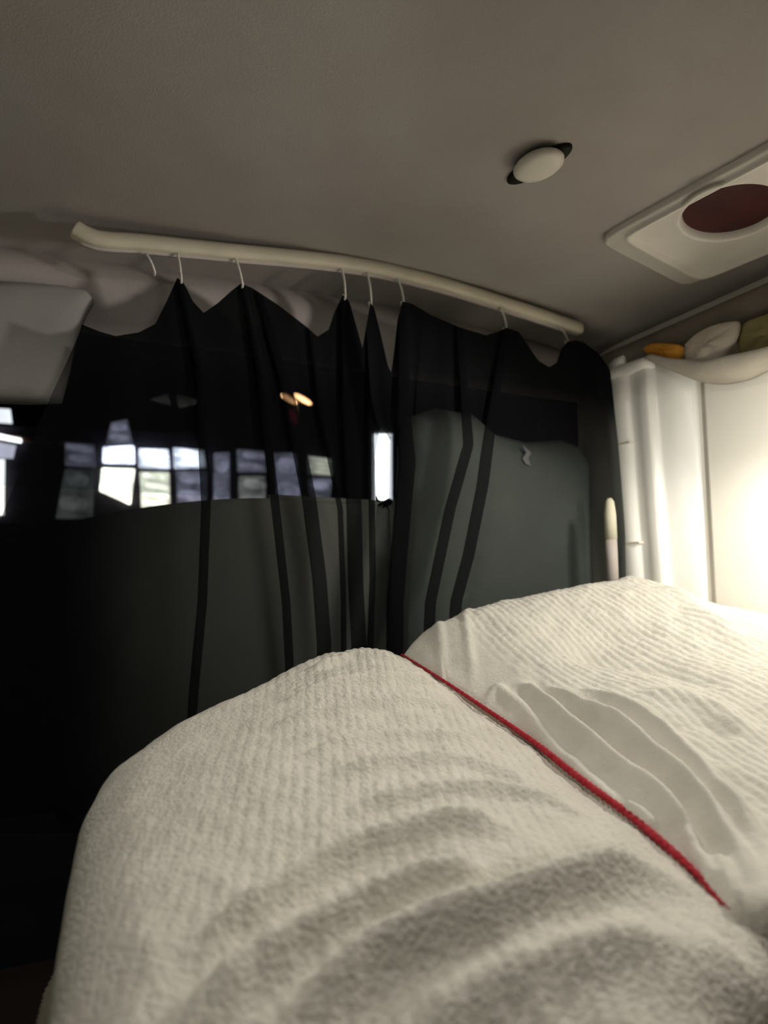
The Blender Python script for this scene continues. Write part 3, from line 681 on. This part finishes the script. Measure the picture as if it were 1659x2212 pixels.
# ================================================================= OUTSIDE AT NIGHT
Z_GND = -1.35
tag(obj('ground', [ab(-14, B_REAR + 1.1, Z_GND), ab(14, B_REAR + 1.1, Z_GND), ab(14, 22, Z_GND), ab(-14, 22, Z_GND)], [(0, 1, 2, 3)], mat('dark_asphalt', (0.02, 0.02, 0.022), 0.9, 0.1, var=0.3, vscale=3), None, False), kind='structure')
def gnd(u, b): p = on_b(u, 1240, b); p.z = Z_GND; return p
B_OUT = B_REAR + 7.0
bld = empty('lit_building', gnd(350, B_OUT)); tag(bld, 'long low building with a row of lit windows, seen through the net curtain at night', 'building')
slab('facade', [on_b(-420, 905, B_OUT + 0.05), on_b(760, 948, B_OUT + 0.05), gnd(760, B_OUT + 0.05), gnd(-420, B_OUT + 0.05)], BX * 0.3, M['facade'], bld)
slab('roof_fascia', [on_b(u, v, B_OUT - 0.02) for u, v in ((-420, 915), (140, 948), (140, 956), (-420, 934))], BX * 0.06, mat('pinkish_fascia', (0.5, 0.3, 0.24), 0.8, 0.2), bld)
blu, wht, yel, lav = (0.80, 0.84, 1.0), (1.0, 0.99, 0.93), (0.97, 0.97, 0.78), (0.72, 0.72, 0.95)
PANES = [((140, 955), (205, 960), (208, 1010), (140, 1005), lav, 0.25), ((140, 1012), (205, 1015), (200, 1120), (120, 1120), (0.7, 0.78, 0.75), 0.13),
         ((222, 965), (290, 962), (292, 1002), (222, 1000), blu, 12.0), ((220, 1010), (292, 1012), (282, 1090), (215, 1060), yel, 10.0),
         ((240, 912), (275, 905), (288, 960), (228, 960), lav, 0.5),
         ((300, 968), (364, 970), (368, 1012), (300, 1010), blu, 7.0), ((302, 1018), (366, 1020), (368, 1100), (306, 1100), yel, 3.5),
         ((374, 966), (440, 972), (446, 1010), (376, 1012), blu, 4.5), ((380, 1016), (448, 1016), (448, 1100), (384, 1100), lav, 0.55),
         ((462, 978), (496, 976), (498, 1100), (462, 1100), lav, 0.45), ((512, 970), (572, 974), (576, 1020), (514, 1020), lav, 0.42), ((516, 1028), (574, 1028), (574, 1100), (516, 1100), wht, 0.38),
         ((592, 978), (640, 978), (656, 1100), (600, 1100), lav, 0.40), ((664, 984), (716, 990), (720, 1028), (666, 1024), yel, 0.75), ((666, 1032), (718, 1034), (712, 1100), (672, 1100), lav, 0.5)]
for i, (p0, p1, p2, p3, col, s_) in enumerate(PANES):
    c4 = [on_b(u, v, B_OUT) for u, v in (p0, p1, p2, p3)]
    em = emit('lit_window_light_%d' % i, col, s_, 5.0, 0.5); em2 = emit('lit_window_dim_%d' % i, col, s_ * 0.5, 5.0, 0.5)
    root = slab('lit_window', c4, BX * 0.04, em2, bld, bevel=0.03)
    nst = 4 if s_ > 0.6 else 2                      # slanted tube lights behind each window
    for k in range(nst):
        t = (k + 0.5 + random.uniform(-0.15, 0.15)) / nst; x0, x1 = random.uniform(0.0, 0.2), random.uniform(0.8, 1.0)
        L0 = c4[0].lerp(c4[3], min(1, t * 0.9)); R0 = c4[1].lerp(c4[2], min(1, t * 0.9 + 0.09)); h_ = (c4[0] - c4[3]).length / nst * 0.30
        tube('tube_light', [L0.lerp(R0, x) - BX * 0.02 for x in (x0, x0 + 0.08, 0.5, x1 - 0.08, x1)], [h_ * 0.3, h_ * 0.8, h_, h_ * 0.8, h_ * 0.3], em, root, 8)
# end of the building seen past the curtain's edge
for pts, col, s_, nm in (([(-60, 878), (22, 884), (26, 914), (-60, 908)], (0.95, 0.95, 1.0), 1.2, 'lamp_panel'), ([(-60, 924), (46, 948), (46, 956), (-60, 938)], (1, 1, 1), 3.0, 'light_strip'),
                         ([(-60, 944), (34, 962), (28, 990), (-60, 985)], (0.72, 0.70, 0.85), 0.7, 'lit_window'), ([(-60, 992), (10, 992), (8, 1112), (-60, 1112)], (0.95, 0.97, 0.9), 1.3, 'lit_window')):
    slab(nm, [on_b(u, v, B_OUT - 0.03) for u, v in pts], BX * 0.03, emit(nm + '_glow', col, s_, 2.0, 0.2), bld)
# street lamp with two orange heads
B_LMP = B_REAR + 11.0
sl = empty('street_lamp', gnd(640, B_LMP)); tag(sl, 'street lamp with twin orange heads glowing outside beyond the net', 'street lamp')
tube('pole', [gnd(640, B_LMP + 0.05)] + [on_b(640, v, B_LMP + 0.05) for v in (1000, 872)], 0.035, M['dark_metal'], sl, 10)
tube('arm', [on_b(u, v, B_LMP + 0.05) for u, v in ((618, 856), (640, 868), (664, 872))], 0.02, M['dark_metal'], sl, 8)
mo = emit('orange_lamp_glow', (1.0, 0.50, 0.22), 9.0, 2.0, 0.2)
for (u0, v0, u1, v1) in ((609, 852, 640, 872), (636, 852, 672, 873)):
    tube('lamp_head', [on_b(u0 + (u1 - u0) * t, v0 + (v1 - v0) * t, B_LMP) for t in (0, 0.15, 0.5, 0.85, 1)], [0.015, 0.04, 0.05, 0.04, 0.015], mo, sl, 10)
mr_ = emit('red_lamp_glow', (0.8, 0.06, 0.10), 0.35, 2.0, 0.2)
tube('red_marker', [on_b(u, v, B_LMP) for u, v in ((628, 885), (634, 900), (637, 915))], [0.03, 0.06, 0.03], mr_, sl, 10)
# tall white light board showing through the slit between the curtains
B_BD = B_REAR + 4.0
lb = empty('light_board', gnd(827, B_BD)); tag(lb, 'tall white light board outside, bright in the slit between the curtains', 'sign')
slab('face', [on_b(u, v, B_BD) for u, v in ((806, 938), (846, 938), (846, 1108), (806, 1108))], BX * 0.01, emit('board_glow', (0.97, 0.97, 1.0), 2.2, 1.0, 0.05), lb)
slab('casing', [on_b(u, v, B_BD + 0.012) for u, v in ((803, 900), (849, 900), (849, 1112), (803, 1112))], BX * 0.08, mat('grey_board_casing', (0.3, 0.33, 0.33), 0.6), lb)
tube('board_post', [on_b(827, 1112, B_BD + 0.05), gnd(827, B_BD + 0.05)], 0.03, M['dark_metal'], lb, 8)
